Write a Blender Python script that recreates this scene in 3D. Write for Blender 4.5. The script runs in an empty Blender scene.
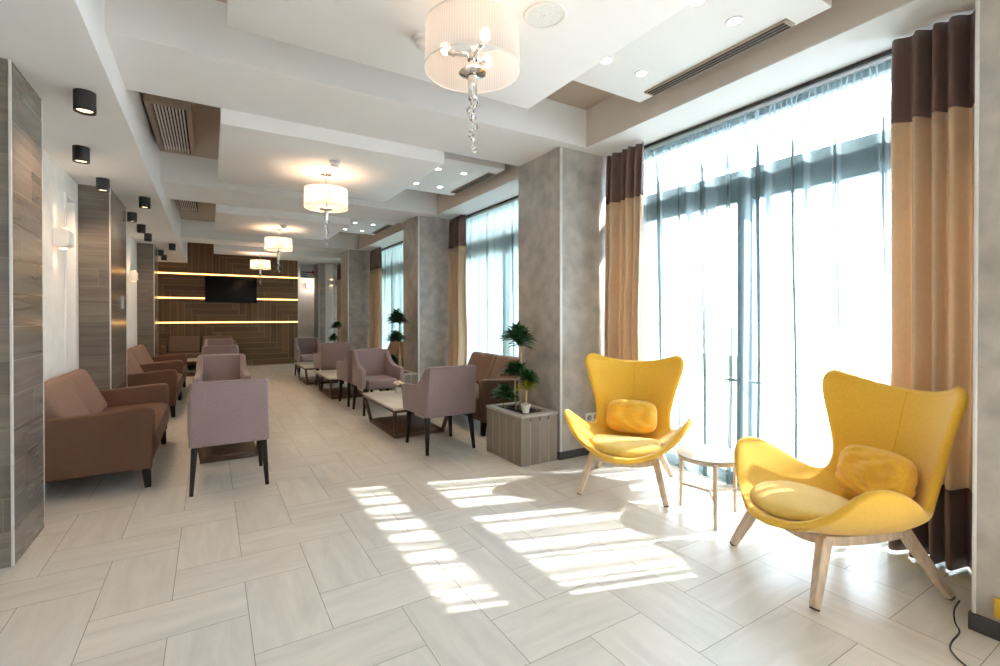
import bpy, bmesh, math, random
from mathutils import Vector, Matrix, noise as mnoise
RND = random.Random(11)
SC = bpy.context.scene
C = SC.collection
PI = math.pi

# ------------------------------------------------------------------ materials
def _new(name):
    m = bpy.data.materials.new(name); m.use_nodes = True
    nt = m.node_tree
    for n in list(nt.nodes):
        if n.type not in ('BSDF_PRINCIPLED', 'OUTPUT_MATERIAL'): nt.nodes.remove(n)
    return m, nt, nt.nodes['Principled BSDF']

def _n(nt, t, **kw):
    n = nt.nodes.new(t)
    for k, v in kw.items(): setattr(n, k, v)
    return n

def sock(n, name, val): n.inputs[name].default_value = val

def mat(name, col, rough=.6, metal=0., nscale=None, namt=.12, stretch=(1, 1, 1), bscale=None, bstr=.2, coat=0., sheen=0., coords='Object', spec=.5, detail=4, tint=0.):
    m, nt, b = _new(name)
    sock(b, 'Roughness', rough); sock(b, 'Metallic', metal); sock(b, 'Base Color', (*col, 1))
    sock(b, 'Specular IOR Level', spec)
    if coat: sock(b, 'Coat Weight', coat); sock(b, 'Coat Roughness', .15)
    if sheen: sock(b, 'Sheen Weight', sheen)
    tc = _n(nt, 'ShaderNodeTexCoord')
    out = None
    if nscale:
        mp = _n(nt, 'ShaderNodeMapping'); sock(mp, 'Scale', stretch)
        nt.links.new(tc.outputs[coords], mp.inputs[0])
        tx = _n(nt, 'ShaderNodeTexNoise'); sock(tx, 'Scale', nscale); sock(tx, 'Detail', detail)
        nt.links.new(mp.outputs[0], tx.inputs['Vector'])
        rp = _n(nt, 'ShaderNodeValToRGB')
        rp.color_ramp.elements[0].position = .3; rp.color_ramp.elements[1].position = .7
        rp.color_ramp.elements[0].color = (*[c*(1-namt) for c in col], 1)
        rp.color_ramp.elements[1].color = (*[min(1, c*(1+namt)) for c in col], 1)
        nt.links.new(tx.outputs['Fac'], rp.inputs[0]); out = rp.outputs[0]
    if tint:
        at = _n(nt, 'ShaderNodeAttribute', attribute_name='tint')
        mr = _n(nt, 'ShaderNodeMapRange'); sock(mr, 'To Min', 1-tint); sock(mr, 'To Max', 1+tint)
        nt.links.new(at.outputs['Fac'], mr.inputs[0])
        mx = _n(nt, 'ShaderNodeVectorMath', operation='SCALE')
        if out: nt.links.new(out, mx.inputs[0])
        else: mx.inputs[0].default_value = col
        nt.links.new(mr.outputs[0], mx.inputs['Scale']); out = mx.outputs[0]
    if out: nt.links.new(out, b.inputs['Base Color'])
    if bscale:
        tx = _n(nt, 'ShaderNodeTexNoise'); sock(tx, 'Scale', bscale); sock(tx, 'Detail', 3)
        nt.links.new(tc.outputs[coords], tx.inputs['Vector'])
        bp = _n(nt, 'ShaderNodeBump'); sock(bp, 'Strength', bstr); sock(bp, 'Distance', .01)
        nt.links.new(tx.outputs['Fac'], bp.inputs['Height']); nt.links.new(bp.outputs[0], b.inputs['Normal'])
    return m

def mat_emit(name, col, strength):
    m, nt, b = _new(name)
    sock(b, 'Base Color', (*col, 1)); sock(b, 'Emission Color', (*col, 1)); sock(b, 'Emission Strength', strength)
    return m

def mat_glass(name, tint=(1, 1, 1), gloss=.06):
    m, nt, b = _new(name)
    tr = _n(nt, 'ShaderNodeBsdfTransparent'); sock(tr, 'Color', (*tint, 1))
    gl = _n(nt, 'ShaderNodeBsdfGlossy'); sock(gl, 'Roughness', .02)
    lw = _n(nt, 'ShaderNodeLayerWeight'); sock(lw, 'Blend', .5)
    pw = _n(nt, 'ShaderNodeMath', operation='POWER'); pw.inputs[1].default_value = 4.; nt.links.new(lw.outputs['Facing'], pw.inputs[0])
    ad = _n(nt, 'ShaderNodeMath', operation='MULTIPLY_ADD'); ad.inputs[1].default_value = .7; ad.inputs[2].default_value = gloss; nt.links.new(pw.outputs[0], ad.inputs[0])
    mx = _n(nt, 'ShaderNodeMixShader')
    nt.links.new(ad.outputs[0], mx.inputs[0]); nt.links.new(tr.outputs[0], mx.inputs[1]); nt.links.new(gl.outputs[0], mx.inputs[2])
    nt.links.new(mx.outputs[0], nt.nodes['Material Output'].inputs[0]); nt.nodes.remove(b)
    return m

def mat_sheer(name, col, topen, tclosed):
    """thin woven voile: open weave lets light through, more so face-on than at a grazing fold"""
    m, nt, b = _new(name)
    tr = _n(nt, 'ShaderNodeBsdfTransparent')
    di = _n(nt, 'ShaderNodeBsdfDiffuse'); sock(di, 'Color', (*col, 1))
    tl = _n(nt, 'ShaderNodeBsdfTranslucent'); sock(tl, 'Color', (*col, 1))
    m1 = _n(nt, 'ShaderNodeMixShader'); sock(m1, 'Fac', .6)
    nt.links.new(di.outputs[0], m1.inputs[1]); nt.links.new(tl.outputs[0], m1.inputs[2])
    lw = _n(nt, 'ShaderNodeLayerWeight'); sock(lw, 'Blend', .5)
    mr = _n(nt, 'ShaderNodeMapRange'); sock(mr, 'From Min', .06); sock(mr, 'From Max', .45); sock(mr, 'To Min', topen); sock(mr, 'To Max', tclosed)
    nt.links.new(lw.outputs['Facing'], mr.inputs[0])
    m2 = _n(nt, 'ShaderNodeMixShader')
    nt.links.new(mr.outputs[0], m2.inputs[0]); nt.links.new(m1.outputs[0], m2.inputs[1]); nt.links.new(tr.outputs[0], m2.inputs[2])
    nt.links.new(m2.outputs[0], nt.nodes['Material Output'].inputs[0]); nt.nodes.remove(b)
    return m

def mat_cloth(name, col, thru):
    """woven curtain cloth that lets some daylight glow through"""
    m, nt, b = _new(name); sock(b, 'Roughness', .7); sock(b, 'Sheen Weight', .3)
    tc = _n(nt, 'ShaderNodeTexCoord'); tx = _n(nt, 'ShaderNodeTexNoise'); sock(tx, 'Scale', 35.)
    nt.links.new(tc.outputs['Object'], tx.inputs['Vector'])
    rp = _n(nt, 'ShaderNodeValToRGB'); rp.color_ramp.elements[0].color = (*[c*.93 for c in col], 1); rp.color_ramp.elements[1].color = (*[c*1.07 for c in col], 1)
    nt.links.new(tx.outputs['Fac'], rp.inputs[0]); nt.links.new(rp.outputs[0], b.inputs['Base Color'])
    tl = _n(nt, 'ShaderNodeBsdfTranslucent'); nt.links.new(rp.outputs[0], tl.inputs['Color'])
    mx = _n(nt, 'ShaderNodeMixShader'); sock(mx, 'Fac', thru)
    nt.links.new(b.outputs[0], mx.inputs[1]); nt.links.new(tl.outputs[0], mx.inputs[2]); nt.links.new(mx.outputs[0], nt.nodes['Material Output'].inputs[0])
    return m

def mat_shade(name, col):
    """pleated organza lamp shade: part reflects, part lets the bulb glow through"""
    m, nt, b = _new(name)
    di = _n(nt, 'ShaderNodeBsdfDiffuse'); tl = _n(nt, 'ShaderNodeBsdfTranslucent'); tr = _n(nt, 'ShaderNodeBsdfTransparent')
    tc = _n(nt, 'ShaderNodeTexCoord'); sp = _n(nt, 'ShaderNodeSeparateXYZ'); nt.links.new(tc.outputs['Object'], sp.inputs[0])
    a2 = _n(nt, 'ShaderNodeMath', operation='ARCTAN2'); nt.links.new(sp.outputs[0], a2.inputs[0]); nt.links.new(sp.outputs[1], a2.inputs[1])
    ml = _n(nt, 'ShaderNodeMath', operation='MULTIPLY'); nt.links.new(a2.outputs[0], ml.inputs[0]); ml.inputs[1].default_value = 110
    sn = _n(nt, 'ShaderNodeMath', operation='SINE'); nt.links.new(ml.outputs[0], sn.inputs[0])
    mr = _n(nt, 'ShaderNodeMapRange'); sock(mr, 'From Min', -1); sock(mr, 'To Min', .88); sock(mr, 'To Max', 1.)
    nt.links.new(sn.outputs[0], mr.inputs[0])
    vm = _n(nt, 'ShaderNodeVectorMath', operation='SCALE'); vm.inputs[0].default_value = col; nt.links.new(mr.outputs[0], vm.inputs['Scale'])
    for n in (di, tl): nt.links.new(vm.outputs[0], n.inputs['Color'])
    m1 = _n(nt, 'ShaderNodeMixShader'); sock(m1, 'Fac', .5); nt.links.new(di.outputs[0], m1.inputs[1]); nt.links.new(tl.outputs[0], m1.inputs[2])
    m2 = _n(nt, 'ShaderNodeMixShader'); sock(m2, 'Fac', .1); nt.links.new(m1.outputs[0], m2.inputs[1]); nt.links.new(tr.outputs[0], m2.inputs[2])
    nt.links.new(m2.outputs[0], nt.nodes['Material Output'].inputs[0]); nt.nodes.remove(b)
    return m

def mat_uv(name, col, var, rough, gscale=(3, 40), tint=.12, spec=.5, bump=.15):
    """stone or wood tile: grain runs along UV x, each tile has its own tint"""
    m, nt, b = _new(name)
    sock(b, 'Roughness', rough); sock(b, 'Specular IOR Level', spec)
    uv = _n(nt, 'ShaderNodeUVMap'); mp = _n(nt, 'ShaderNodeMapping'); sock(mp, 'Scale', (gscale[0], gscale[1], 1))
    nt.links.new(uv.outputs[0], mp.inputs[0])
    tx = _n(nt, 'ShaderNodeTexNoise'); sock(tx, 'Scale', 1.); sock(tx, 'Detail', 5); sock(tx, 'Roughness', .6); sock(tx, 'Distortion', .6)
    nt.links.new(mp.outputs[0], tx.inputs['Vector'])
    rp = _n(nt, 'ShaderNodeValToRGB'); rp.color_ramp.elements[0].position = .28; rp.color_ramp.elements[1].position = .72
    rp.color_ramp.elements[0].color = (*[c*(1-var) for c in col], 1); rp.color_ramp.elements[1].color = (*[c*(1+var) for c in col], 1)
    nt.links.new(tx.outputs['Fac'], rp.inputs[0])
    at = _n(nt, 'ShaderNodeAttribute', attribute_name='tint')
    mr = _n(nt, 'ShaderNodeMapRange'); sock(mr, 'To Min', 1-tint); sock(mr, 'To Max', 1+tint); nt.links.new(at.outputs['Fac'], mr.inputs[0])
    vm = _n(nt, 'ShaderNodeVectorMath', operation='SCALE'); nt.links.new(rp.outputs[0], vm.inputs[0]); nt.links.new(mr.outputs[0], vm.inputs['Scale'])
    nt.links.new(vm.outputs[0], b.inputs['Base Color'])
    bp = _n(nt, 'ShaderNodeBump'); sock(bp, 'Strength', bump); sock(bp, 'Distance', .004)
    nt.links.new(tx.outputs['Fac'], bp.inputs['Height']); nt.links.new(bp.outputs[0], b.inputs['Normal'])
    return m

M = {}
M['tile'] = mat_uv('floor_stone_tile', (.65, .615, .56), .11, .30, (2.2, 14), .05, .45, .12)
M['grout'] = mat('tile_grout', (.28, .25, .22), .9)
M['white'] = mat('white_ceiling_paint', (.80, .785, .77), .85, nscale=3, namt=.015)
M['whitewall'] = mat('off_white_wall_plaster', (.80, .77, .72), .8, nscale=9, namt=.05, bscale=25, bstr=.15)
M['tan'] = mat('tan_ceiling_paint', (.72, .64, .565), .85, nscale=3, namt=.02)
M['recess'] = mat('brown_recess_paint', (.44, .35, .275), .85, nscale=3, namt=.02)
M['vent'] = mat('brown_vent_metal', (.34, .265, .21), .5, nscale=30, namt=.05)
M['slot'] = mat('vent_slot_dark', (.025, .02, .018), .8)
M['grille'] = mat('grille_light_metal', (.78, .75, .71), .45, .1, nscale=30, namt=.04)
M['plaster'] = mat('mottled_pillar_plaster', (.45, .41, .37), .34, nscale=7, namt=.22, detail=8, bscale=18, bstr=.25, spec=.6)
M['colwood'] = mat_uv('wood_look_tile', (.175, .148, .122), .25, .19, (1.3, 22), .16, .5, .03)
M['tvwood'] = mat_uv('dark_wood_wall_plank', (.150, .082, .036), .25, .42, (1.3, 22), .2, .45, .1)
M['joint'] = mat('pale_tile_joint', (.27, .21, .145), .8)
M['trim'] = mat('brushed_corner_trim', (.72, .69, .65), .35, .3, nscale=40, namt=.04)
M['skirt'] = mat('dark_skirting', (.045, .043, .045), .45, nscale=20, namt=.1)
M['mauve'] = mat('mauve_upholstery', (.265, .187, .19), .82, nscale=160, namt=.14, bscale=420, bstr=.3, sheen=.25)
M['taupe'] = mat('taupe_upholstery', (.125, .062, .038), .62, nscale=60, namt=.08, bscale=300, bstr=.2, spec=.3)
M['cushion'] = mat('taupe_cushion', (.235, .142, .105), .75, nscale=60, namt=.08, bscale=300, bstr=.2, spec=.3)
M['brown'] = mat('brown_upholstery', (.12, .064, .040), .55, nscale=60, namt=.08, bscale=300, bstr=.15)
M['browncush'] = mat('brown_cushion', (.165, .095, .062), .6, nscale=60, namt=.08, bscale=300, bstr=.15)
M['darkleg'] = mat('dark_stained_leg', (.012, .008, .008), .45, spec=.25, nscale=12, namt=.3, stretch=(4, 4, .6))
M['tabletop'] = mat('cream_stone_top', (.62, .58, .52), .22, nscale=5, namt=.1, detail=8)
M['tableframe'] = mat('dark_brown_frame', (.085, .048, .032), .4, nscale=10, namt=.25, stretch=(1, 6, 6))
M['tableboard'] = mat('table_base_board', (.15, .082, .045), .35, nscale=8, namt=.25, stretch=(6, 1, 1))
M['yellow'] = mat('yellow_wool_felt', (.82, .475, .042), .85, nscale=90, namt=.06, bscale=500, bstr=.2, sheen=.35)
M['yellowpad'] = mat('yellow_pad_cloth', (.80, .525, .10), .85, nscale=90, namt=.06, bscale=400, bstr=.25, sheen=.35)
M['yellowpil'] = mat('yellow_pillow_cloth', (.82, .45, .04), .85, nscale=70, namt=.06, bscale=300, bstr=.25, sheen=.3)
M['seam'] = mat('yellow_seam', (.72, .42, .04), .9, nscale=60, namt=.05)
M['oak'] = mat('bleached_oak', (.66, .51, .375), .5, nscale=7, namt=.18, stretch=(6, 6, .8), bscale=40, bstr=.1)
M['oakdark'] = mat('oak_foot_cap', (.10, .07, .05), .6, nscale=20, namt=.1)
M['smoketop'] = mat('greige_table_top', (.50, .46, .41), .22, nscale=6, namt=.05)
M['planter'] = mat_uv('grey_wood_slat', (.25, .205, .16), .2, .5, (1.5, 26), .16, .4, .2)
M['planterrim'] = mat('pale_planter_rim', (.47, .42, .37), .3, nscale=12, namt=.1, stretch=(1, 5, 5))
M['soil'] = mat('dark_soil', (.035, .025, .02), .95, nscale=40, namt=.5, bscale=60, bstr=1.)
M['pot'] = mat('white_ceramic_pot', (.72, .70, .68), .3, nscale=10, namt=.03)
M['stem'] = mat('pale_plant_stem', (.48, .37, .20), .6, nscale=12, namt=.2, stretch=(1, 1, 6))
M['leaf'] = mat('dark_green_leaf', (.035, .125, .04), .38, nscale=9, namt=.45, tint=.5)
M['leafy'] = mat('yellow_green_leaf', (.32, .33, .035), .4, nscale=9, namt=.35, tint=.35)
M['chrome'] = mat('polished_chrome', (.80, .78, .76), .08, 1., nscale=5, namt=.01)
M['shade'] = mat_shade('pleated_organza', (.72, .68, .65))
M['bulb'] = mat_emit('warm_bulb', (1., .80, .60), 2.6)
M['crystal'] = mat('clear_crystal', (1, 1, 1), .02, nscale=5, namt=.01); M['crystal'].node_tree.nodes['Principled BSDF'].inputs['Transmission Weight'].default_value = 1.
M['black'] = mat('black_lamp_metal', (.018, .017, .017), .4, nscale=30, namt=.1)
M['lens'] = mat_emit('warm_spot_lens', (1., .66, .38), 2.2)
M['lenscool'] = mat_emit('white_spot_lens', (1., .93, .85), 8)
M['led'] = mat_emit('warm_led_strip', (1., .52, .15), 1.8)
M['plastic'] = mat('white_plastic', (.76, .75, .73), .35, nscale=8, namt=.02)
M['greyplastic'] = mat('grey_plastic', (.33, .34, .35), .4, nscale=8, namt=.03)
M['speaker'] = mat('pale_speaker_mesh', (.70, .73, .72), .7, nscale=200, namt=.15)
M['screen'] = mat('black_screen', (.002, .002, .003), .10, spec=.12, nscale=3, namt=.05)
M['tvframe'] = mat('tv_black_frame', (.012, .012, .012), .3, nscale=20, namt=.1)
M['drape'] = mat_cloth('golden_tan_drape', (.74, .565, .385), .27)
M['drapeband'] = mat_cloth('dark_brown_velvet', (.20, .12, .10), .12)
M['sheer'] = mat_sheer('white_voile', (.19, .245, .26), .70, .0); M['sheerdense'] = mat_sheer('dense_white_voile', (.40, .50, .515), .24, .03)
M['track'] = mat('dark_curtain_track', (.03, .03, .03), .5, nscale=20, namt=.1)
M['winframe'] = mat('grey_window_frame', (.13, .20, .21), .45, nscale=14, namt=.06)
M['glass'] = mat_glass('window_glass', (.97, .99, .99))
M['paving'] = mat('pale_paving', (.40, .39, .38), .85, nscale=4, namt=.1)
M['lawn'] = mat('lawn_green', (.10, .16, .08), .95, nscale=6, namt=.3, bscale=60, bstr=.5)
M['facade'] = mat('grey_teal_render', (.20, .29, .30), .85, nscale=2, namt=.1)
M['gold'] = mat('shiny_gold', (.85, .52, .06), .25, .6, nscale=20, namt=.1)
M['cord'] = mat('black_cable', (.015, .015, .02), .5, nscale=30, namt=.1)
M['flower'] = mat('cream_petal', (.80, .66, .48), .7, nscale=20, namt=.15)
M['vase'] = mat('clear_vase_glass', (.55, .53, .48), .15, nscale=8, namt=.05)
M['red'] = mat('red_mark', (.55, .02, .08), .5, nscale=20, namt=.05)
M['blue'] = mat('dark_blue_mark', (.03, .06, .16), .5, nscale=20, namt=.05)

# ------------------------------------------------------------------ mesh builder
class B:
    def __init__(s):
        s.bm = bmesh.new(); s.uv = s.bm.loops.layers.uv.new('UVMap'); s.ti = s.bm.faces.layers.float.new('tint')
    def merge(s, t, mi=0, mtx=None, tint=.5):
        if mtx is not None: bmesh.ops.transform(t, matrix=mtx, verts=t.verts)
        mp = {v: s.bm.verts.new(v.co) for v in t.verts}
        for f in t.faces:
            try: g = s.bm.faces.new([mp[v] for v in f.verts])
            except ValueError: continue
            g.material_index = mi; g.smooth = True; g[s.ti] = tint
        t.free()
    def box(s, x0, x1, y0, y1, z0, z1, bev=0., mi=0, seg=2, mtx=None):
        t = bmesh.new(); bmesh.ops.create_cube(t, size=1)
        for v in t.verts: v.co = Vector(((x0+x1)/2+v.co.x*(x1-x0), (y0+y1)/2+v.co.y*(y1-y0), (z0+z1)/2+v.co.z*(z1-z0)))
        if bev: bmesh.ops.bevel(t, geom=list(t.edges), offset=bev, segments=seg, affect='EDGES', profile=.5)
        s.merge(t, mi, mtx); return s
    def hexa(s, bot, top, bev=0., mi=0, seg=2, mtx=None):
        t = bmesh.new(); vs = [t.verts.new(p) for p in list(bot)+list(top)]
        for q in ((3, 2, 1, 0), (4, 5, 6, 7), (0, 1, 5, 4), (1, 2, 6, 5), (2, 3, 7, 6), (3, 0, 4, 7)): t.faces.new([vs[i] for i in q])
        bmesh.ops.recalc_face_normals(t, faces=t.faces)
        if bev: bmesh.ops.bevel(t, geom=list(t.edges), offset=bev, segments=seg, affect='EDGES', profile=.5)
        s.merge(t, mi, mtx); return s
    def bar(s, a, b, wa, wb=None, da=None, db=None, bev=0., mi=0, up=(0, 1, 0)):
        """tapered square bar from a to b; w along 'side', d along 'up'"""
        a, b = Vector(a), Vector(b); wb = wb or wa; da = da or wa; db = db or wb
        z = (b-a).normalized(); u = Vector(up)
        x = u.cross(z)
        if x.length < 1e-4: x = Vector((1, 0, 0)).cross(z)
        x.normalize(); y = z.cross(x)
        f = lambda p, w, d: [p-x*w/2-y*d/2, p+x*w/2-y*d/2, p+x*w/2+y*d/2, p-x*w/2+y*d/2]
        return s.hexa(f(a, wa, da), f(b, wb, db), bev, mi)
    def prism(s, pts, plane, d0, d1, bev=0., mi=0, seg=2, mtx=None):
        """outline (a,b) extruded along the remaining axis; plane 'yz' -> along x, 'xy' -> along z, 'xz' -> along y"""
        def P(a, b, d): return Vector((d, a, b)) if plane == 'yz' else Vector((a, b, d)) if plane == 'xy' else Vector((a, d, b))
        t = bmesh.new(); lo = [t.verts.new(P(a, b, d0)) for a, b in pts]; hi = [t.verts.new(P(a, b, d1)) for a, b in pts]
        f0 = t.faces.new(lo); f1 = t.faces.new(hi); n = len(pts)
        for i in range(n): t.faces.new([lo[i], lo[(i+1) % n], hi[(i+1) % n], hi[i]])
        bmesh.ops.recalc_face_normals(t, faces=t.faces)
        if bev:
            ed = [e for e in t.edges if (f0 in e.link_faces or f1 in e.link_faces)]
            bmesh.ops.bevel(t, geom=ed, offset=bev, segments=seg, affect='EDGES', profile=.5)
        bmesh.ops.triangulate(t, faces=[f for f in t.faces if len(f.verts) > 4])
        s.merge(t, mi, mtx); return s
    def lathe(s, prof, n=24, c=(0, 0, 0), mi=0, cap=True):
        t = bmesh.new(); rings = []
        for r, z in prof:
            rings.append([t.verts.new((c[0]+max(r, 1e-4)*math.cos(2*PI*k/n), c[1]+max(r, 1e-4)*math.sin(2*PI*k/n), c[2]+z)) for k in range(n)])
        for a, b in zip(rings, rings[1:]):
            for k in range(n): t.faces.new([a[k], a[(k+1) % n], b[(k+1) % n], b[k]])
        if cap:
            t.faces.new(rings[0][::-1]); t.faces.new(rings[-1])
        bmesh.ops.recalc_face_normals(t, faces=t.faces)
        s.merge(t, mi); return s
    def tube(s, pts, r, n=8, mi=0):
        pts = [Vector(p) for p in pts]; rr = r if isinstance(r, (list, tuple)) else [r]*len(pts)
        t = bmesh.new(); rings = []; prev = None
        for i, p in enumerate(pts):
            d = (pts[min(i+1, len(pts)-1)]-pts[max(i-1, 0)]).normalized()
            x = (prev - d*prev.dot(d)) if prev else d.orthogonal()
            x.normalize(); prev = x; y = d.cross(x)
            rings.append([t.verts.new(p+(x*math.cos(2*PI*k/n)+y*math.sin(2*PI*k/n))*rr[i]) for k in range(n)])
        for a, b in zip(rings, rings[1:]):
            for k in range(n): t.faces.new([a[k], a[(k+1) % n], b[(k+1) % n], b[k]])
        t.faces.new(rings[0][::-1]); t.faces.new(rings[-1])
        bmesh.ops.recalc_face_normals(t, faces=t.faces)
        s.merge(t, mi); return s
    def ball(s, c, r, sub=2, sc=(1, 1, 1), mi=0, flat=False):
        t = bmesh.new(); bmesh.ops.create_icosphere(t, subdivisions=sub, radius=r)
        for v in t.verts: v.co = Vector((c[0]+v.co.x*sc[0], c[1]+v.co.y*sc[1], c[2]+v.co.z*sc[2]))
        k = len(s.bm.faces); s.merge(t, mi)
        if flat:
            s.bm.faces.ensure_lookup_table()
            for f in s.bm.faces[k:]: f.smooth = False
        return s
    def grid(s, fn, nu, nv, mi=0, tint=.5):
        vs = [[s.bm.verts.new(fn(i/(nu-1), j/(nv-1))) for i in range(nu)] for j in range(nv)]
        for j in range(nv-1):
            for i in range(nu-1):
                f = s.bm.faces.new([vs[j][i], vs[j][i+1], vs[j+1][i+1], vs[j+1][i]]); f.smooth = True; f.material_index = mi; f[s.ti] = tint
        return s
    def quad(s, o, u, v, u0, u1, v0, v1, mi=0, tint=.5, along='u', off=(0, 0)):
        """a tile face in the plane o + a*u + b*v, with UVs running along its grain"""
        o, u, v = Vector(o), Vector(u), Vector(v)
        cs = [(u0, v0), (u1, v0), (u1, v1), (u0, v1)]
        f = s.bm.faces.new([s.bm.verts.new(o+u*a+v*b) for a, b in cs]); f.material_index = mi; f[s.ti] = tint
        for l, (a, b) in zip(f.loops, cs):
            a2, b2 = (a-u0, b-v0) if along == 'u' else (b-v0, a-u0)
            l[s.uv].uv = (a2+off[0], b2+off[1])
        return s
    def build(s, name, mats, parent=None, loc=None, rotz=0., sharp=40, mods=()):
        me = bpy.data.meshes.new(name); s.bm.normal_update(); s.bm.to_mesh(me); s.bm.free()
        for m in (mats if isinstance(mats, (list, tuple)) else [mats]): me.materials.append(M[m])
        if sharp: me.set_sharp_from_angle(angle=math.radians(sharp))
        o = bpy.data.objects.new(name, me); C.objects.link(o)
        if parent is not None: o.parent = parent
        if loc is not None: o.location = loc
        o.rotation_euler.z = rotz
        for kind, kw in mods:
            md = o.modifiers.new(kind.lower(), kind)
            for k, v in kw.items(): setattr(md, k, v)
        return o

def tag(o, label=None, cat=None, group=None, kind=None):
    if label: o['label'] = label
    if cat: o['category'] = cat
    if group: o['group'] = group
    if kind: o['kind'] = kind
    return o
def thing(name, label, cat, loc=(0, 0, 0), rotz=0., group=None):
    o = bpy.data.objects.new(name, None); C.objects.link(o); o.empty_display_size = .1
    o.location = loc; o.rotation_euler.z = rotz
    return tag(o, label, cat, group)
def struct(o): o['kind'] = 'structure'; return o
def dup(root, loc, rotz=None, label=None, group=None):
    def cp(o, par):
        c = o.copy(); C.objects.link(c)
        if par is not None: c.parent = par
        for ch in list(o.children): cp(ch, c)
        return c
    r = cp(root, None); r.location = loc
    if rotz is not None: r.rotation_euler.z = rotz
    if label: r['label'] = label
    if group: r['group'] = group
    return r
def lamp(name, typ, loc, energy, col, parent=None, **kw):
    l = bpy.data.lights.new(name, typ); l.energy = energy; l.color = col
    for k, v in kw.items(): setattr(l, k, v)
    o = bpy.data.objects.new(name, l); C.objects.link(o); o.location = loc
    if parent is not None: o.parent = parent
    return o

# ------------------------------------------------------------------ key measures (metres; camera stands at x = y = 0)
XP, XBK, XW = 2.70, 2.923, 3.50          # pillar face, bulkhead face, glazing
ZS, ZB, ZT, ZR, ZC = 2.625, 2.83, 2.716, 3.17, 2.90   # low soffit, beams, hung trays, recess, right-hand panels
XS = -.48                                 # edge of low soffit
BEAMS = [(-.15, .66), (3.292, 4.06), (6.618, 7.55), (11.04, 11.78)]
PILLARS = [(-.05, .66), (3.388, 4.072), (6.829, 7.48), (11.15, 11.85), (14.6, 15.3)]
TRAYS = [(.93, 2.69), (4.06, 5.81), (7.55, 9.31), (11.78, 12.63)]
YTV = 14.15
BAYS = [(.66, 3.388), (4.072, 6.829), (7.48, 11.15), (11.85, 14.6)]

# ------------------------------------------------------------------ floor: stone tiles 30 x 60 in herringbone
b = B(); m = .2935; gx, gy = .14, 2.63; g = .0014
x0, x1, y0, y1 = -4.2, 3.62, -2.6, 18.9
b.quad((0, 0, -.003), (1, 0, 0), (0, 1, 0), x0, x1, y0, y1, 1)
for i in range(int((x0-gx)/m)-1, int((x1-gx)/m)+2):
    for j in range(int((y0-gy)/m)-1, int((y1-gy)/m)+2):
        s = (i-j+1) % 4
        if s == 0: a0, a1, c0, c1, al = gx+i*m, gx+(i+2)*m, gy+j*m, gy+(j+1)*m, 'u'
        elif s == 3: a0, a1, c0, c1, al = gx+i*m, gx+(i+1)*m, gy+j*m, gy+(j+2)*m, 'v'
        else: continue
        a0, a1, c0, c1 = max(a0+g, x0), min(a1-g, x1), max(c0+g, y0), min(c1-g, y1)
        if a1-a0 < .01 or c1-c0 < .01: continue
        b.quad((0, 0, 0), (1, 0, 0), (0, 1, 0), a0, a1, c0, c1, 0, RND.random(), al, (RND.random()*40, RND.random()*40))
b.box(x0, x1, y0, y1, -.12, -.004, mi=1)
struct(b.build('floor', ['tile', 'grout']))

# ------------------------------------------------------------------ ceiling
b = B(); b.box(XS, 3.62, -2.6, 18.9, ZR, ZR+.1); struct(b.build('ceiling', 'recess'))
b = B(); b.box(-4.2, XS, -2.6, YTV, ZS, ZR+.1); struct(b.build('ceiling_soffit', 'white'))
for (a, c) in BEAMS:
    b = B(); b.box(XS, XBK, a, c, ZB, ZR); struct(b.build('beam', 'white'))
b = B()
b.box(XBK, 3.62, -2.6, 18.9, ZB+.006, ZR); b.box(XBK, 3.62, -2.6, 18.9, ZB, ZB+.006, mi=1)
struct(b.build('ceiling_bulkhead', ['tan', 'white']))
for (a, c) in TRAYS:
    b = B(); b.box(.072, 1.8625, a, c, ZT, ZB+.06, .002); b.box(.25, 1.7, a+.15, c-.1, ZB+.06, ZR)
    struct(b.build('ceiling_tray', 'white'))
PAN = [(1.22, 2.51), (4.42, 5.73), (7.93, 9.3)]
for (a, c) in PAN:
    b = B(); b.box(1.70, 2.755, a, c, ZC, ZC+.07, .002); b.box(1.78, 2.6, a+.15, c-.15, ZC+.07, ZR)
    struct(b.build('ceiling_panel', 'white'))
b = B(); b.box(1.55, XBK, 13.0, 18.9, ZB, ZR); b.box(XS, 1.55, YTV+.25, 18.9, ZB, ZR); struct(b.build('ceiling_passage', 'white'))

# ------------------------------------------------------------------ walls, columns, pillars
def planks(b, o, u, v, W, H, ph, pl, mi, shift=.43, gap=.0025):
    """rows of planks on a plane"""
    row = 0; z = 0
    while z < H-.01:
        z1 = min(z+ph, H); a = -((row*shift) % 1)*pl
        while a < W:
            a0, a1 = max(a, 0), min(a+pl, W)
            if a1-a0 > .012: b.quad(o, u, v, a0+gap/2, a1-gap/2, z+gap/2, z1-gap/2, mi, RND.random(), 'u', (RND.random()*40, RND.random()*40))
            a += pl
        z = z1; row += 1
COLS = [(3.42, 3.95, -1.6), (6.28, 7.36, -1.13), (10.76, 11.45, -1.13)]
for k, (a, c, xl) in enumerate(COLS):
    XC = -.876; b = B(); e = .004
    b.box(xl, XC-e, a+e, c-e, 0, ZS, mi=1)
    planks(b, (xl, a, 0), (1, 0, 0), (0, 0, 1), XC-xl, ZS, .178, 1.2, 0)
    planks(b, (XC, a, 0), (0, 1, 0), (0, 0, 1), c-a, ZS, .178, 1.2, 0)
    planks(b, (XC, c, 0), (-1, 0, 0), (0, 0, 1), XC-xl, ZS, .178, 1.2, 0)
    col = struct(b.build('column', ['colwood', 'joint']))
    for y in (a, c):
        t = B(); t.box(XC-.010, XC+.002, y-.006, y+.006, .0, ZS-.002, .002); t.build('corner_trim', 'trim', col)
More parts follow.
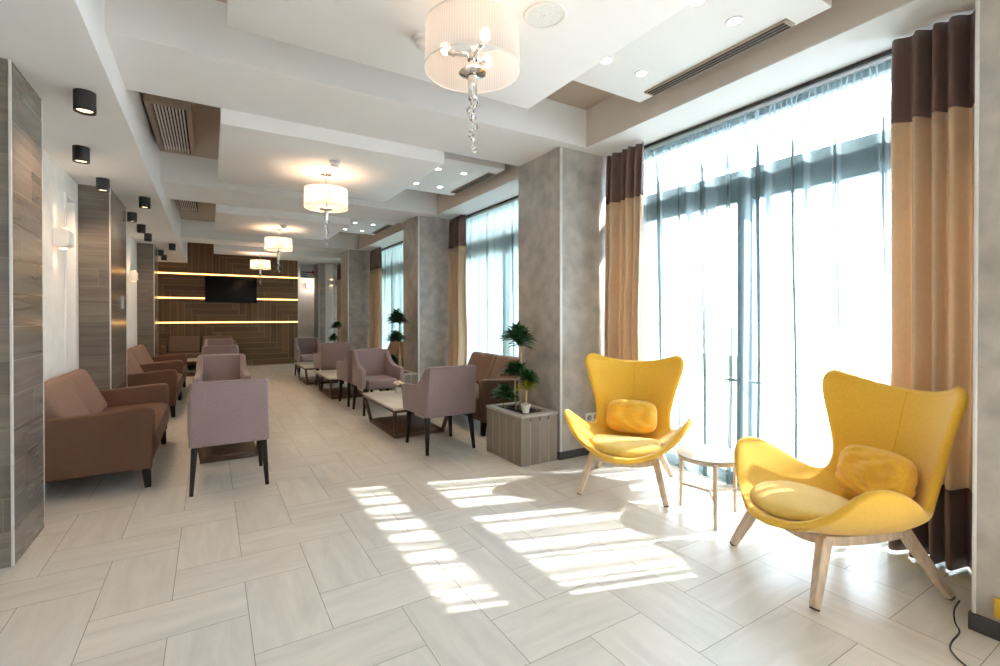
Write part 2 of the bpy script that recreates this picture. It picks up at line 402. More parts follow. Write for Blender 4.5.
# left wall with a tall white niche
b = B(); XL = -1.13; NY0, NY1, NZ = 5.76, 6.12, 2.40
b.box(XL-.3, XL, 3.95, NY0, 0, ZS); b.box(XL-.3, XL, NY1, YTV+.25, 0, ZS); b.box(XL-.3, XL, NY0, NY1, NZ, ZS); b.box(XL-.3, XL-.12, NY0, NY1, 0, NZ)
struct(b.build('wall_left', 'whitewall'))
b = B()
for y in (NY0, NY1): b.box(XL-.12, XL+.012, y-.02, y+.02, 0, NZ+.02, .002)
b.box(XL-.12, XL+.012, NY0, NY1, NZ-.005, NZ+.03, .002); struct(b.build('trim_1', 'white'))
b = B(); b.box(2.88, 3.11, 14.575, 14.6, 0, ZB, .002); struct(b.build('trim_4', 'white'))
# right pillars
for k, (a, c) in enumerate(PILLARS):
    b = B(); b.box(XP, 3.62, a, c, 0, ZB, .002); p = struct(b.build('pillar', 'plaster'))
    t = B(); t.box(XP-.003, XP+.022, a-.003, a+.010, .07, ZB-.002, .002); 
    if k == 0: t.box(XP-.003, XP+.030, c-.010, c+.004, .07, ZB-.002, .002)
    t.build('corner_trim', 'trim', p)
    s_ = B(); s_.box(XP-.012, XP+.02, a-.012, c+.012, 0, .07, .002); s_.box(XP, 3.5, a-.012, a+.01, 0, .07, .002); s_.box(XP, 3.5, c-.01, c+.012, 0, .07, .002)
    struct(s_.build(f'baseboard_right', 'skirt'))
b = B(); b.box(-4.4, 3.62, -2.9, -2.6, 0, ZR); struct(b.build('wall_front', 'whitewall'))
b = B(); b.box(-4.4, -4.2, -2.6, 3.95, 0, ZR); b.box(-4.2, -1.43, 3.75, 3.95, 0, ZS); struct(b.build('wall_left_near', 'whitewall'))
# back wall: dark planks laid herringbone
b = B(); xw0, xw1, H = XL, 2.07, ZR; b.box(xw0, xw1, YTV+.004, YTV+.25, 0, H, mi=1)
pw, n = .148, 7
W = xw1-xw0
for i in range(-2, int(W/pw)+2):
    for j in range(-n, int(H/pw)+2):
        s = (i+j) % (2*n)
        if s == 0: a0, a1, c0, c1, al = i*pw, (i+n)*pw, j*pw, (j+1)*pw, 'u'
        elif s == n: a0, a1, c0, c1, al = i*pw, (i+1)*pw, j*pw, (j+n)*pw, 'v'
        else: continue
        gg = .005
        a0, a1, c0, c1 = max(a0+gg, 0), min(a1-gg, W), max(c0+gg, 0), min(c1-gg, H)
        if a1-a0 > .01 and c1-c0 > .01: b.quad((xw0, YTV, 0), (1, 0, 0), (0, 0, 1), a0, a1, c0, c1, 0, RND.random(), al, (RND.random()*40, RND.random()*40))
for i in range(-n-2, 0):   # planks that start left of the wall
    for j in range(-n, int(H/pw)+2):
        if (i+j) % (2*n) == 0 and (i+n)*pw > .02:
            a0, a1, c0, c1 = 0, (i+n)*pw-.005, max(j*pw+.005, 0), min((j+1)*pw-.005, H)
            if i < -2 and c1-c0 > .01: b.quad((xw0, YTV, 0), (1, 0, 0), (0, 0, 1), a0, a1, c0, c1, 0, RND.random(), 'u', (RND.random()*40, RND.random()*40))
struct(b.build('wall_back', ['tvwood', 'joint']))
t = B(); t.box(xw1-.004, xw1+.012, YTV-.01, YTV+.25, 0, ZR, .002); struct(t.build('trim_2', 'trim'))
t = B(); t.box(XL, XL+.05, YTV-.03, YTV, 0, ZS, .002); struct(t.build('trim_3', 'trim'))
b = B(); b.box(1.2, 3.62, 18.6, 18.9, 0, ZR); struct(b.build('wall_passage', 'whitewall'))
b = B(); b.box(1.9, 2.06, YTV+.25, 18.6, 0, ZR); struct(b.build('wall_passage_left', 'whitewall'))

# ------------------------------------------------------------------ windows
def window(k, a, c, doors):
    b = B(); x0, x1 = XW-.03, XW+.05
    b.box(x0, x1, a, a+.07, 0, ZB, .004); b.box(x0, x1, c-.07, c, 0, ZB, .004)
    b.box(x0, x1, a, c, ZB-.05, ZB, .004); b.box(x0, x1, a, c, 0, .09, .004)
    b.box(x0, x1, a, c, 2.18, 2.42, .004)
    for y in doors: b.box(x0-.01, x1, y-.06, y+.06, 0, 2.2, .004)
    w = struct(b.build(f'window_{k}', 'winframe'))
    g = B(); g.box(XW+.006, XW+.012, a+.02, c-.02, .05, ZB-.02); g.build('glass_pane', 'glass', w)
    if doors:
        for s in (-1, 1):
            h = B(); y = doors[0]+s*.03
            h.box(XW-.045, XW-.028, y-.012, y+.012, .72, .94, .004); h.box(XW-.060, XW-.044, y-.01, y+.01, .80, .82, .003); h.box(XW-.068, XW-.056, min(y, y+s*.12), max(y, y+s*.12), .80, .82, .004)
            h.build('door_handle', 'greyplastic', w)
window(0, -2.6, -.05, (-1.3,)); window(1, .66, 3.388, (2.12,)); window(2, 4.072, 6.829, (5.4,)); window(3, 7.48, 11.15, (8.8, 9.9)); window(4, 11.85, 14.6, (13.2,))
b = B(); b.box(3.45, 3.62, 15.3, 18.6, 0, ZR); struct(b.build('wall_passage_right', 'whitewall'))

# outside
b = B(); b.box(-8, 14, -14, -2.9, -.14, -.06); b.box(3.62, 14, -2.9, 26, -.14, -.06); struct(b.build('pavement', 'paving'))
b = B(); b.box(15., 15.5, 12.5, 62, -.1, 7.5)
for y in (18, 22, 26, 30, 34, 38):
    for z in (1., 4.): b.box(14.92, 15.0, y, y+1.3, z, z+1.5, .01, mi=1)
struct(b.build('exterior_wall', ['facade', 'winframe']))
b = B(); b.box(3.62, 6.9, 4.1, 19, 2.95, 3.1, .01); struct(b.build('exterior_sun_block', 'white'))  # added overhead slab, only there to keep direct sun off the farther windows

b = B(); b.box(6.5, 15, 6.5, 62, -.08, -.03, .01); struct(b.build('lawn', 'lawn'))

# ------------------------------------------------------------------ curtains
def folds(seed, y0, y1, amp, per, x):
    """x offset of the cloth at (position along the track, height fraction): irregular vertical folds"""
    r = random.Random(seed); ph = [r.random()*6.28 for _ in range(4)]
    L = y1-y0
    def fn(t, z):
        y = y0+L*t
        q = t*L/per*2*PI + .9*math.sin(t*L/per*1.7+ph[0]) + .25*math.sin(3*z+ph[3])
        d = math.sin(q)+.35*math.sin(q*.53+ph[1])+.15*math.sin(2.1*q+ph[2]+.6*z)
        return d*amp, y
    return fn
def drape(label, y0, y1, seed, bot0=None, bot1=None, x=3.11):
    root = thing('curtain', label, 'curtain', (x, (y0+y1)/2, 0), group='two-tone drapes along the windows')
    yc = (y0+y1)/2; nf = max(3, round((y1-y0)/.085)); f = folds(seed, y0, y1, .050, (y1-y0)/nf, x)
    bot0 = y0 if bot0 is None else bot0; bot1 = y1 if bot1 is None else bot1
    def surf(z0, z1):
        def fn(t, s):
            z = z0+(z1-z0)*s; k = 1-z/2.8
            dx, y = f(t, z); yy = y+((bot0-y0)*(1-t)+(bot1-y1)*t)*min(1, k*1.2)
            wob = .012*math.sin(5*z+seed)*k
            top = max(0, (z-2.66)/.14)
            return Vector((dx*(.8+.35*k)*(1-.35*top)+wob, yy-yc, z))
        return fn
    nu = nf*14+1
    so = [('SOLIDIFY', dict(thickness=.004, offset=0))]
    b = B(); b.grid(surf(.42, 2.36), nu, 18); b.build('curtain_body', 'drape', root, sharp=0, mods=so)
    b = B(); b.grid(surf(2.36, 2.822), nu, 7); o = b.build('top_band', 'drapeband', root, sharp=0, mods=so); o['label'] = 'dark brown top band'
    b = B(); b.grid(surf(.012, .42), nu, 7); o = b.build('hem_band', 'drapeband', root, sharp=0, mods=so); o['label'] = 'dark brown hem band'
    return root
def sheer(label, y0, y1, seed, x=3.375, per=.115, amp=.024, fab='sheer'):
    yc = (y0+y1)/2; n = max(4, round((y1-y0)/per)); f = folds(seed, y0, y1, amp, (y1-y0)/n, x)
    r = random.Random(seed+5); big = [(r.random()*6.28, 1.5+r.random()*3) for _ in range(3)]
    def fn(t, s):
        z = .015+s*2.775; dx, y = f(t, z*.5)
        k = .5+.5*math.sin(big[0][0]+y*big[0][1])*math.sin(big[1][0]+y*big[1][1]*1.7)
        hd = max(0, min(1, (z-2.50)/.22))
        pl = .007*math.sin(2*PI*(y-y0)/.037)
        dx = dx*(.5+.65*k)*(1-.75*hd)+pl*hd+.02*math.sin(y*2.3+seed)*(1-s)
        y += .046*math.sin(2*PI*y/.235+seed+.9*math.sin(2.3*y)+.3*math.sin(2*z))*(1-hd)
        return Vector((dx, y-yc+.012*math.sin(y*9+1.3*z+seed)*(1-s), z))
    b = B(); b.grid(fn, int((y1-y0)/.006), 18)
    o = b.build('sheer_curtain', fab, None, (x, yc, 0), sharp=0)
    return tag(o, label, 'curtain', 'white voile sheers over the windows')
def track(label, y0, y1):
    b = B(); b.box(-.03, .045, -(y1-y0)/2, (y1-y0)/2, 2.803, 2.829, .003, mi=0)
    tag(b.build('curtain_track', 'track', None, (3.36, (y0+y1)/2, 0)), label, 'curtain track', 'dark curtain tracks above the windows')
drape('tan and brown drape at the right end of the big bright window', .71, 1.13, 3, .71, 1.13, 3.245)
drape('tan and brown drape behind the far yellow chair, beside the pillar', 2.90, 3.36, 5, 2.93, 3.36, 3.24)
drape('narrow tan drape edge just past the pillar with the slatted planter', 4.10, 4.55, 8, 4.1, 4.42, 3.22)
drape('tan and brown drape left of the second window, behind the brown sofa', 6.34, 6.80, 9, None, None, 3.24)
drape('tan drape just past the second pillar, mostly hidden', 7.52, 7.9, 12, None, None, 3.21)
drape('small tan and brown drape beside the third pillar', 10.35, 11.1, 14, None, None, 3.21)
drape('small tan drape in the far bay by the passage', 13.7, 14.5, 17, None, None, 3.24)
sheer('wide white sheer over the big sunlit window behind the yellow chairs', .70, 3.36, 2)
sheer('white sheer over the second window behind the brown sofa', 4.12, 6.80, 21, 3.375, .17, .026, 'sheerdense')
sheer('white sheer over the third window behind the distant plant', 7.54, 11.1, 31, 3.375, .17, .026, 'sheerdense')
sheer('white sheer over the farthest window past the third pillar', 11.9, 14.5, 41, 3.375, .17, .026, 'sheerdense')
track('dark curtain track above the big sunlit window', .68, 3.37); track('dark curtain track above the second window', 4.09, 6.81)
track('dark curtain track above the third window', 7.5, 11.13); track('dark curtain track above the farthest window', 11.87, 14.58)

# ------------------------------------------------------------------ ceiling fittings
def make_grille():
    r = thing('ceiling_grille', '', 'vent')
    w, l = .28, 1.30
    f = B()
    for s in (-1, 1): f.box(s*w/2-.02, s*w/2+.02, -l/2-.02, l/2+.02, 0, .09, .003); f.box(-w/2, w/2, s*l/2-.02, s*l/2+.02, 0, .09, .003)
    f.build('grille_frame', 'vent', r)
    bk = B(); bk.box(-w/2, w/2, -l/2, l/2, .05, .12); bk.build('grille_backing', 'slot', r)
    sl = B(); n = 9
    for k in range(n):
        x = -w/2+.03+(k+.5)*(w-.06)/n; sl.box(x-.005, x+.005, -l/2+.02, l/2-.02, .004, .03)
    sl.build('grille_slats', 'grille', r)
    return r
gr = make_grille(); gr.location = (-.29, 5.42, 3.03); gr['group'] = 'ceiling grilles in the left recesses'
gr['label'] = 'brown slatted ceiling grille in the recess nearest the black spotlights'
dup(gr, (-.29, 8.75, 3.03), label='brown ceiling grille in the second recess, farther along the ceiling')
for (ya, yb) in ((5.42, 0), (8.75, 0)):
    b = B(); b.box(-.46, -.12, ya-.69, ya+.69, 3.12, ZR); struct(b.build('ceiling_duct', 'vent'))
def make_slot():
    r = thing('linear_vent', '', 'vent')
    f = B(); l = .98
    f.box(-.045, .045, -l/2, l/2, 0, .012, .002); f.build('vent_frame', 'vent', r)
    s = B()
    for k in (-1, 0, 1): s.box(k*.027-.0065, k*.027+.0065, -l/2+.02, l/2-.02, -.004, .004)
    s.build('vent_slot', 'slot', r)
    return r
sv = make_slot(); sv.location = (2.69, 1.88, ZC-.012); sv['group'] = 'linear vents in the window-side ceiling panels'; sv['label'] = 'brown linear slot vent in the ceiling panel above the big window'
dup(sv, (2.69, 5.08, ZC-.012), label='brown linear slot vent in the second window-side ceiling panel')
dup(sv, (2.69, 8.6, ZC-.012), label='brown linear slot vent in the third, farthest window-side ceiling panel')
def make_down():
    r = thing('recessed_downlight', '', 'ceiling light')
    f = B(); f.lathe([(.030, 0), (.042, -.004), (.046, 0), (.046, .004), (.03, .004)], 24, cap=False); f.build('light_ring', 'plastic', r)
    d = B(); d.lathe([(.001, .001), (.031, .001), (.031, .004), (.001, .004)], 24); d.build('light_lens', 'lenscool', r)
    return r
dl = make_down(); first = True
for bay, (ys, nm) in enumerate((((1.55, 2.20), 'panel above the big window'), ((4.77, 5.42), 'second window-side panel'), ((8.25, 8.95), 'third window-side panel'))):
    for x, sn in ((2.43, 'window side'), (2.12, 'room side')):
        for y, fn in zip(ys, ('near', 'far')):
            lab = f'small round downlight in the {nm}, {sn}, {fn} one'
            if first: dl.location = (x, y, ZC-.004); dl['label'] = lab; dl['group'] = 'recessed downlights in the window-side panels'; first = False
            else: dup(dl, (x, y, ZC-.004), label=lab)
            lamp('downlight_beam', 'SPOT', (x, y, ZC-.03), 2.5 if bay == 0 else 9, (1, .9, .78) if bay == 0 else (1, .76, .52), spot_size=1.6, spot_blend=.8, shadow_soft_size=.03)
def make_cyl():
    r = thing('ceiling_spotlight', '', 'ceiling light')
    f = B(); f.lathe([(.036, .014), (.050, .0), (.053, .0), (.053, .118), (.001, .118)], 28, cap=False); f.build('lamp_body', 'black', r)
    d = B(); d.lathe([(.001, .012), (.038, .012), (.038, .016), (.001, .016)], 24); d.build('lamp_lens', 'lens', r)
    return r
cs = make_cyl()
CYL = [(-.63, 3.69, 'nearest black cylinder spotlight, beside the nearest wood column'), (-.86, 4.90, 'black cylinder spotlight above the white wall sconce'), (-.88, 5.92, 'black cylinder spotlight in front of the second wood column'),
       (-.62, 6.60, 'black cylinder spotlight right of the second column, near the soffit edge'), (-.85, 7.65, 'black cylinder spotlight just past the second wood column'), (-.85, 8.60, 'black cylinder spotlight second past the second column'),
       (-.85, 9.47, 'black cylinder spotlight above the top of the third wood column'), (-.59, 10.55, 'black cylinder spotlight against the dark back wall, near the soffit edge'),
       (-.84, 11.65, 'tiny black spotlight past the third column, upper of two close together'), (-.85, 12.55, 'tiny black spotlight past the third column, lower of two close together')]
for k, (x, y, lab) in enumerate(CYL):
    if k == 0: cs.location = (x, y, ZS-.118); cs['label'] = lab; cs['group'] = 'black cylinder spotlights under the low ceiling'
    else: dup(cs, (x, y, ZS-.118), label=lab)
    lamp('spotlight_beam', 'SPOT', (x, y, ZS-.15), 9, (1, .70, .44), spot_size=2.2, spot_blend=.9, shadow_soft_size=.03)

def make_pendant():
    r = thing('pendant_lamp', '', 'lamp')            # origin at ceiling
    c = B(); c.lathe([(.001, -.002), (.055, -.002), (.055, -.014), (.035, -.02), (.001, -.02)], 28); c.build('canopy', 'chrome', r)
    w = B(); w.tube([(0, 0, -.018), (0, 0, -.34)], .006, 8)
    for k in range(3):
        a = 2*PI*k/3; w.tube([(.04*math.cos(a), .04*math.sin(a), -.016), (.012*math.cos(a), .012*math.sin(a), -.07), (0, 0, -.10)], .003, 6)
    w.build('stem', 'chrome', r)
    s = B(); R0, z0, z1 = .208, -.345, -.160
    n = 96
    rings = []
    t = bmesh.new()
    for z in (z0, (z0+z1)/2, z1):
        rings.append([t.verts.new((R0*(1-.03*(z-z0)/(z1-z0))*math.cos(2*PI*k/n), R0*(1-.03*(z-z0)/(z1-z0))*math.sin(2*PI*k/n), z)) for k in range(n)])
    for a, c2 in zip(rings, rings[1:]):
        for k in range(n): t.faces.new([a[k], a[(k+1) % n], c2[(k+1) % n], c2[k]])
    s.merge(t); s.build('lamp_shade', 'shade', r, sharp=0)
    f = B()
    for z, rr in ((z0, R0), (z1, R0*.97)):
        f.lathe([(rr-.002, z-.002), (rr+.002, z-.002), (rr+.002, z+.002), (rr-.002, z+.002), (rr-.002, z-.002)], 64, cap=False)
    f.build('shade_ring', 'plastic', r)
    a_ = B(); a_.lathe([(.001, -.262), (.022, -.262), (.026, -.28), (.022, -.30), (.001, -.30)], 20); a_.tube([(0, 0, -.26), (0, 0, -.36)], .012, 12)
    a_.lathe([(.001, -.352), (.055, -.352), (.06, -.358), (.04, -.366), (.001, -.372)], 28)
    for k in range(3):
        a = 2*PI*k/3+.5; d = Vector((math.cos(a), math.sin(a), 0))
        a_.tube([d*.015+Vector((0, 0, -.28)), d*.085+Vector((0, 0, -.268))], .010, 10)
        a_.tube([d*.075+Vector((0, 0, -.275)), d*.105+Vector((0, 0, -.262))], .014, 10)
    a_.build('lamp_arm', 'chrome', r)
    for k in range(3):
        a = 2*PI*k/3+.5; bb = B(); bb.ball((.118*math.cos(a), .118*math.sin(a), -.25), .022, 2, (1, 1, 1.3)); bb.build('bulb', 'bulb', r)
    p = B(); p.lathe([(.001, -.47), (.018, -.47), (.02, -.465), (.02, -.372), (.001, -.372)], 16); p.build('drop_tube', 'chrome', r)
    zz = -.485
    for k in range(7):
        q = B(); a = k*2.1; rr = .0215-.0012*k
        q.ball((.010*math.cos(a), .010*math.sin(a), zz), rr, 1, (1, 1, 1.15), flat=True); q.build('crystal', 'crystal', r, sharp=0); zz -= .034
    q = B(); q.tube([(0, 0, -.46), (0, 0, zz+.02)], .0025, 6); q.build('crystal_wire', 'chrome', r)
    return r
pn = make_pendant()
PEN = [(.98, 1.84, 'large pleated drum pendant lamp nearest, cut by the top of the photo'), (.985, 4.93, 'pleated drum pendant lamp hanging from the second ceiling tray'),
       (.95, 8.46, 'third pleated drum pendant lamp, hanging in front of the back wall top'), (.97, 12.0, 'smallest, farthest pleated drum pendant lamp, right of the television')]
for k, (x, y, lab) in enumerate(PEN):
    if k == 0: pn.location = (x, y, ZT); pn['label'] = lab; pn['group'] = 'drum pendant lamps down the room'
    else: dup(pn, (x, y, ZT), label=lab)
    lamp('pendant_glow', 'POINT', (x, y, ZT-.235), .8 if k == 0 else 4.5, (1, .66, .40), shadow_soft_size=.07)

def make_smoke():
    r = thing('smoke_detector', '', 'smoke detector')
    b = B(); b.lathe([(.001, 0), (.05, 0), (.05, -.014), (.044, -.02), (.001, -.02)], 28); b.build('detector_base', 'plastic', r)
    b = B(); b.lathe([(.001, -.02), (.036, -.02), (.034, -.045), (.02, -.052), (.001, -.053)], 28); b.build('detector_head', 'plastic', r)
    return r
sm = make_smoke(); sm.location = (.98, 4.52, ZT); sm['label'] = 'white smoke detector just in front of the second pendant lamp'; sm['group'] = 'smoke detectors on the ceiling trays'
dup(sm, (.93, 2.28, ZT), label='smoke detector half hidden behind the nearest pendant shade'); dup(sm, (.98, 8.1, ZT), label='small smoke detector beside the third pendant lamp')
r = thing('ceiling_speaker', 'round white speaker flush in the nearest ceiling tray', 'speaker', (1.35, 1.81, ZT))
b = B(); b.lathe([(.082, -.001), (.084, -.006), (.098, -.006), (.102, -.001)], 40, cap=False); b.build('speaker_ring', 'plastic', r)
b = B(); b.lathe([(.001, -.004), (.083, -.003), (.083, -.001), (.001, -.001)], 40); b.lathe([(.001, -.008), (.010, -.006), (.010, -.003), (.001, -.003)], 12); b.build('speaker_grille', 'speaker', r)

def make_sconce():
    r = thing('wall_sconce', '', 'wall lamp')
    b = B(); b.prism([(0, -.07), (.05, -.09), (.105, -.06), (.105, .06), (.05, .085), (0, .07)], 'xz', -.085, .085, .006); b.build('sconce_body', 'plastic', r)
    b = B(); b.box(-.004, .012, -.05, .05, -.05, .05, .002); b.build('wall_plate', 'greyplastic', r)
    for s in (1, -1):
        b = B(); b.lathe([(.001, 0), (.03, 0), (.03, .003), (.001, .003)], 20, (.05, 0, .084 if s > 0 else -.090)); b.build('sconce_lens', 'lens', r)
    return r
wsn = make_sconce(); wsn.location = (XL, 5.46, 1.97); wsn['label'] = 'white wall sconce between the first two wood columns'; wsn['group'] = 'white wall sconces'
dup(wsn, (XL, 9.85, 1.96), label='small white wall sconce between the second and third wood columns')
dup(wsn, (3.08, 18.6, 2.42), -PI/2, label='white wall sconce on the end wall of the far passage')
for (x, y, z) in ((XL+.06, 5.46, 1.97), (XL+.06, 9.85, 1.96)):
    for s in (1, -1): 
        l = lamp('sconce_beam', 'SPOT', (x, y, z+s*.11), .8, (1, .80, .58), spot_size=2.2, spot_blend=1., shadow_soft_size=.05)
        l.rotation_euler.x = PI if s > 0 else 0
dup(wsn, (3.045, 14.575, 2.29), -PI/2, label='white wall sconce on the narrow white wall strip by the third pillar')
lamp('sconce_glow', 'POINT', (3.08, 18.4, 2.42), 3., (1, .9, .8), shadow_soft_size=.06)

r = thing('light_switch', 'white double light switch on the second wood column', 'light switch', (-.876, 7.03, 1.46))
b = B(); b.box(0, .009, -.045, .045, -.075, .075, .003); b.build('switch_plate', 'plastic', r)
for z in (-.036, .036):
    b = B(); b.box(.008, .014, -.03, .03, z-.028, z+.028, .003); b.build('rocker', 'greyplastic', r)
r = thing('wall_outlet', 'double power outlet on the pillar behind the far yellow chair', 'power outlet', (3.08, 3.388, .345))
b = B(); b.box(-.085, .085, -.010, 0, -.045, .045, .003); b.build('outlet_plate', 'plastic', r)
for x in (-.04, .04):
    b = B(); t = bmesh.new(); bmesh.ops.create_cone(t, cap_ends=True, segments=24, radius1=.027, radius2=.027, depth=.006)
    b.merge(t, 0, Matrix.Translation((x, -.011, 0)) @ Matrix.Rotation(PI/2, 4, 'X')); b.build('socket', 'greyplastic', r)

# television and LED strips
r = thing('television', 'black flat television mounted on the dark back wall', 'television', (.47, YTV-.06, 1.98))
b = B(); b.box(-.585, .585, -.045, -.005, -.335, .335, .006); b.build('tv_frame', 'tvframe', r)
b = B(); b.box(-.572, .572, -.047, -.044, -.318, .322); b.build('tv_screen', 'screen', r)
b = B(); b.box(-.2, .2, -.005, .055, -.15, .15, .004); b.build('wall_bracket', 'tvframe', r)
for k, (z, lab) in enumerate(((2.357, 'warm glowing LED strip across the back wall above the television'), (1.7525, 'warm glowing LED strip on the back wall, running behind the television'), (1.1435, 'warm glowing LED strip across the back wall below the television'))):
    b = B(); b.box(-1.575, 1.575, -.008, 0, -.016, .016, .002)
    tag(b.build('led_strip', 'led', None, (.495, YTV, z)), lab, 'light strip', 'warm LED strips on the back wall')

# hanging sign in the passage
r = thing('hanging_sign', 'small white sign with red and blue marks in the far passage', 'sign', (2.62, 15.4, 2.62))
b = B(); b.box(-.30, .34, -.015, .015, -.16, .14, .004); b.build('sign_board', 'plastic', r)
b = B(); b.box(-.28, .0, -.018, -.014, .0, .03); b.box(-.30, -.12, -.018, -.014, -.06, -.035); b.box(-.26, -.1, -.018, -.014, -.125, -.10); b.build('blue_mark', 'blue', r)
b = B(); b.prism([(.0, .01), (.06, .08), (.09, .03), (.15, .06), (.2, .09), (.17, .0), (.08, -.03)], 'xz', -.018, -.014); b.build('red_mark', 'red', r)
b = B()
for x in (-.2, .24): b.tube([(x, 0, .14), (x, 0, .21)], .006, 8)
b.build('hanger_rod', 'chrome', r)

# ------------------------------------------------------------------ seating
def make_armchair():
    """mauve tub chair; front is +y"""
    r = thing('armchair', '', 'armchair')
    b = B(); b.hexa([(-.266, -.295, .345), (.266, -.295, .345), (.255, -.215, .345), (-.255, -.215, .345)],
                    [(-.248, -.345, .825), (.248, -.345, .825), (.240, -.275, .825), (-.240, -.275, .825)], .018, seg=3)
    b.build('backrest', 'mauve', r)
    out = [(-.262, .35), (.255, .35), (.285, .45), (.292, .585), (.280, .606), (.25, .612), (.10, .618), (-.02, .632), (-.10, .662), (-.165, .712), (-.22, .775), (-.268, .815), (-.30, .80)]
    for s in (-1, 1):
        b = B(); b.prism(out, 'yz', s*.228-.033 + (0 if s < 0 else .004), s*.228+.033 + (-.004 if s < 0 else 0), .014, seg=3, mtx=Matrix(((1, s*.055, 0, s*.013), (0, 1, 0, 0), (0, 0, 1, 0), (0, 0, 0, 1))))
        b.build('armrest', 'mauve', r)
    b = B(); b.box(-.20, .20, -.25, .275, .335, .465, .03, seg=4); b.build('seat', 'mauve', r)
    for sx in (-1, 1):
        for sy in (-1, 1):
            l = B(); x = sx*.225; y = .235 if sy > 0 else -.235
            l.bar((x, y, .36), (x+sx*.022, y+(.012 if sy > 0 else -.05), 0), .044, .026, bev=.003); l.build('leg', 'darkleg', r)
    return r
ac = make_armchair()
ARM = [(1.97, 4.42, 0, 'R', 'mauve armchair seen from behind, beside the slatted planter box'), (1.95, 6.45, PI, 'R', 'mauve armchair facing forward across the cream coffee table with flowers'),
       (1.93, 7.22, 0, 'R', 'mauve armchair mostly hidden back to back behind the facing one on the right'), (1.93, 9.11, 0, 'R', 'mauve armchair with flat back showing between the two farther coffee tables on the right'),
       (1.83, 10.95, PI, 'R', 'farthest mauve armchair on the right, beside the end of the dark back wall'),
       (.125, 4.36, 0, 'L', 'nearest mauve armchair on the left, back towards the viewer, by the taupe sofa'), (.12, 6.55, PI, 'L', 'mauve armchair directly behind the nearest left one, facing forward'),
       (.14, 9.30, 0, 'L', 'third mauve armchair in the left row, only its upper back showing'), (.16, 11.35, PI, 'L', 'farthest mauve armchair of the left row, in front of the back sofa')]
for k, (x, y, rz, row, lab) in enumerate(ARM):
    g_ = 'mauve armchairs down the window side' if row == 'R' else 'mauve armchairs down the left side'
    if k == 0: ac.location = (x, y, 0); ac.rotation_euler.z = rz; ac['label'] = lab; ac['group'] = g_
    else: dup(ac, (x, y, 0), rz, lab, g_)

def make_sofa(fab, cush):
    """two-seat sofa; front is +y, length along x"""
    r = thing('sofa', '', 'sofa'); L = .775
    out = [(-.352, .15), (.372, .15), (.384, .30), (.390, .50), (.386, .585), (.368, .610), (.30, .615), (.10, .600), (-.10, .585), (-.21, .587), (-.28, .612), (-.33, .66), (-.355, .675), (-.362, .60)]
    for s in (-1, 1):
        b = B(); b.prism(out, 'yz', s*L-(.085 if s > 0 else 0), s*L+(.085 if s < 0 else 0), .018, seg=3); b.build('armrest', fab, r)
    b = B(); b.hexa([(-.70, -.345, .15), (.70, -.345, .15), (.70, -.25, .15), (-.70, -.25, .15)], [(-.70, -.368, .69), (.70, -.368, .69), (.70, -.32, .69), (-.70, -.32, .69)], .02, seg=3); b.build('backrest', fab, r)
    b = B(); b.prism([(-.30, .15), (.35, .15), (.385, .22), (.40, .34), (.388, .405), (.33, .428), (.25, .432), (-.30, .415)], 'yz', -.692, .692, .012, seg=2); b.build('seat', fab, r)
    for s in (-1, 1):
        b = B(); b.hexa([(s*.345-.332, -.22, .42), (s*.345+.332, -.22, .42), (s*.345+.332, -.07, .425), (s*.345-.332, -.07, .425)],
                        [(s*.345-.325, -.35, .80), (s*.345+.325, -.35, .80), (s*.345+.325, -.25, .815), (s*.345-.325, -.25, .815)], .045, seg=5)
        b.build('back_cushion', cush, r)
    for sx in (-1, 1):
        for sy in (-1, 1):
            l = B(); x, y = sx*(L-.06), (.335 if sy > 0 else -.31)
            l.bar((x, y, .155), (x, y+sy*.012, 0), .058, .04, bev=.003); l.build('leg', 'darkleg', r)
    return r
so = make_sofa('taupe', 'cushion'); so.location = (-.755, 5.20, 0); so.rotation_euler.z = -PI/2
so['label'] = 'taupe two-seat sofa nearest on the left, between the first two wood columns'; so['group'] = 'taupe sofas along the left wall'
dup(so, (-.755, 8.14, 0), -PI/2, 'taupe two-seat sofa just past the second wood column')
dup(so, (-.755, 9.73, 0), -PI/2, 'farthest taupe sofa on the left, just before the third wood column')
sb = make_sofa('brown', 'browncush'); sb.location = (2.87, 5.22, 0); sb.rotation_euler.z = PI/2
sb['label'] = 'brown two-seat sofa under the second window, behind the slatted planter'; sb['group'] = 'brown sofas'
dup(sb, (2.87, 8.72, 0), PI/2, 'brown sofa by the second pillar, partly behind armchairs')
dup(sb, (-.20, 13.70, 0), PI, 'dark brown sofa against the back wall below the television')

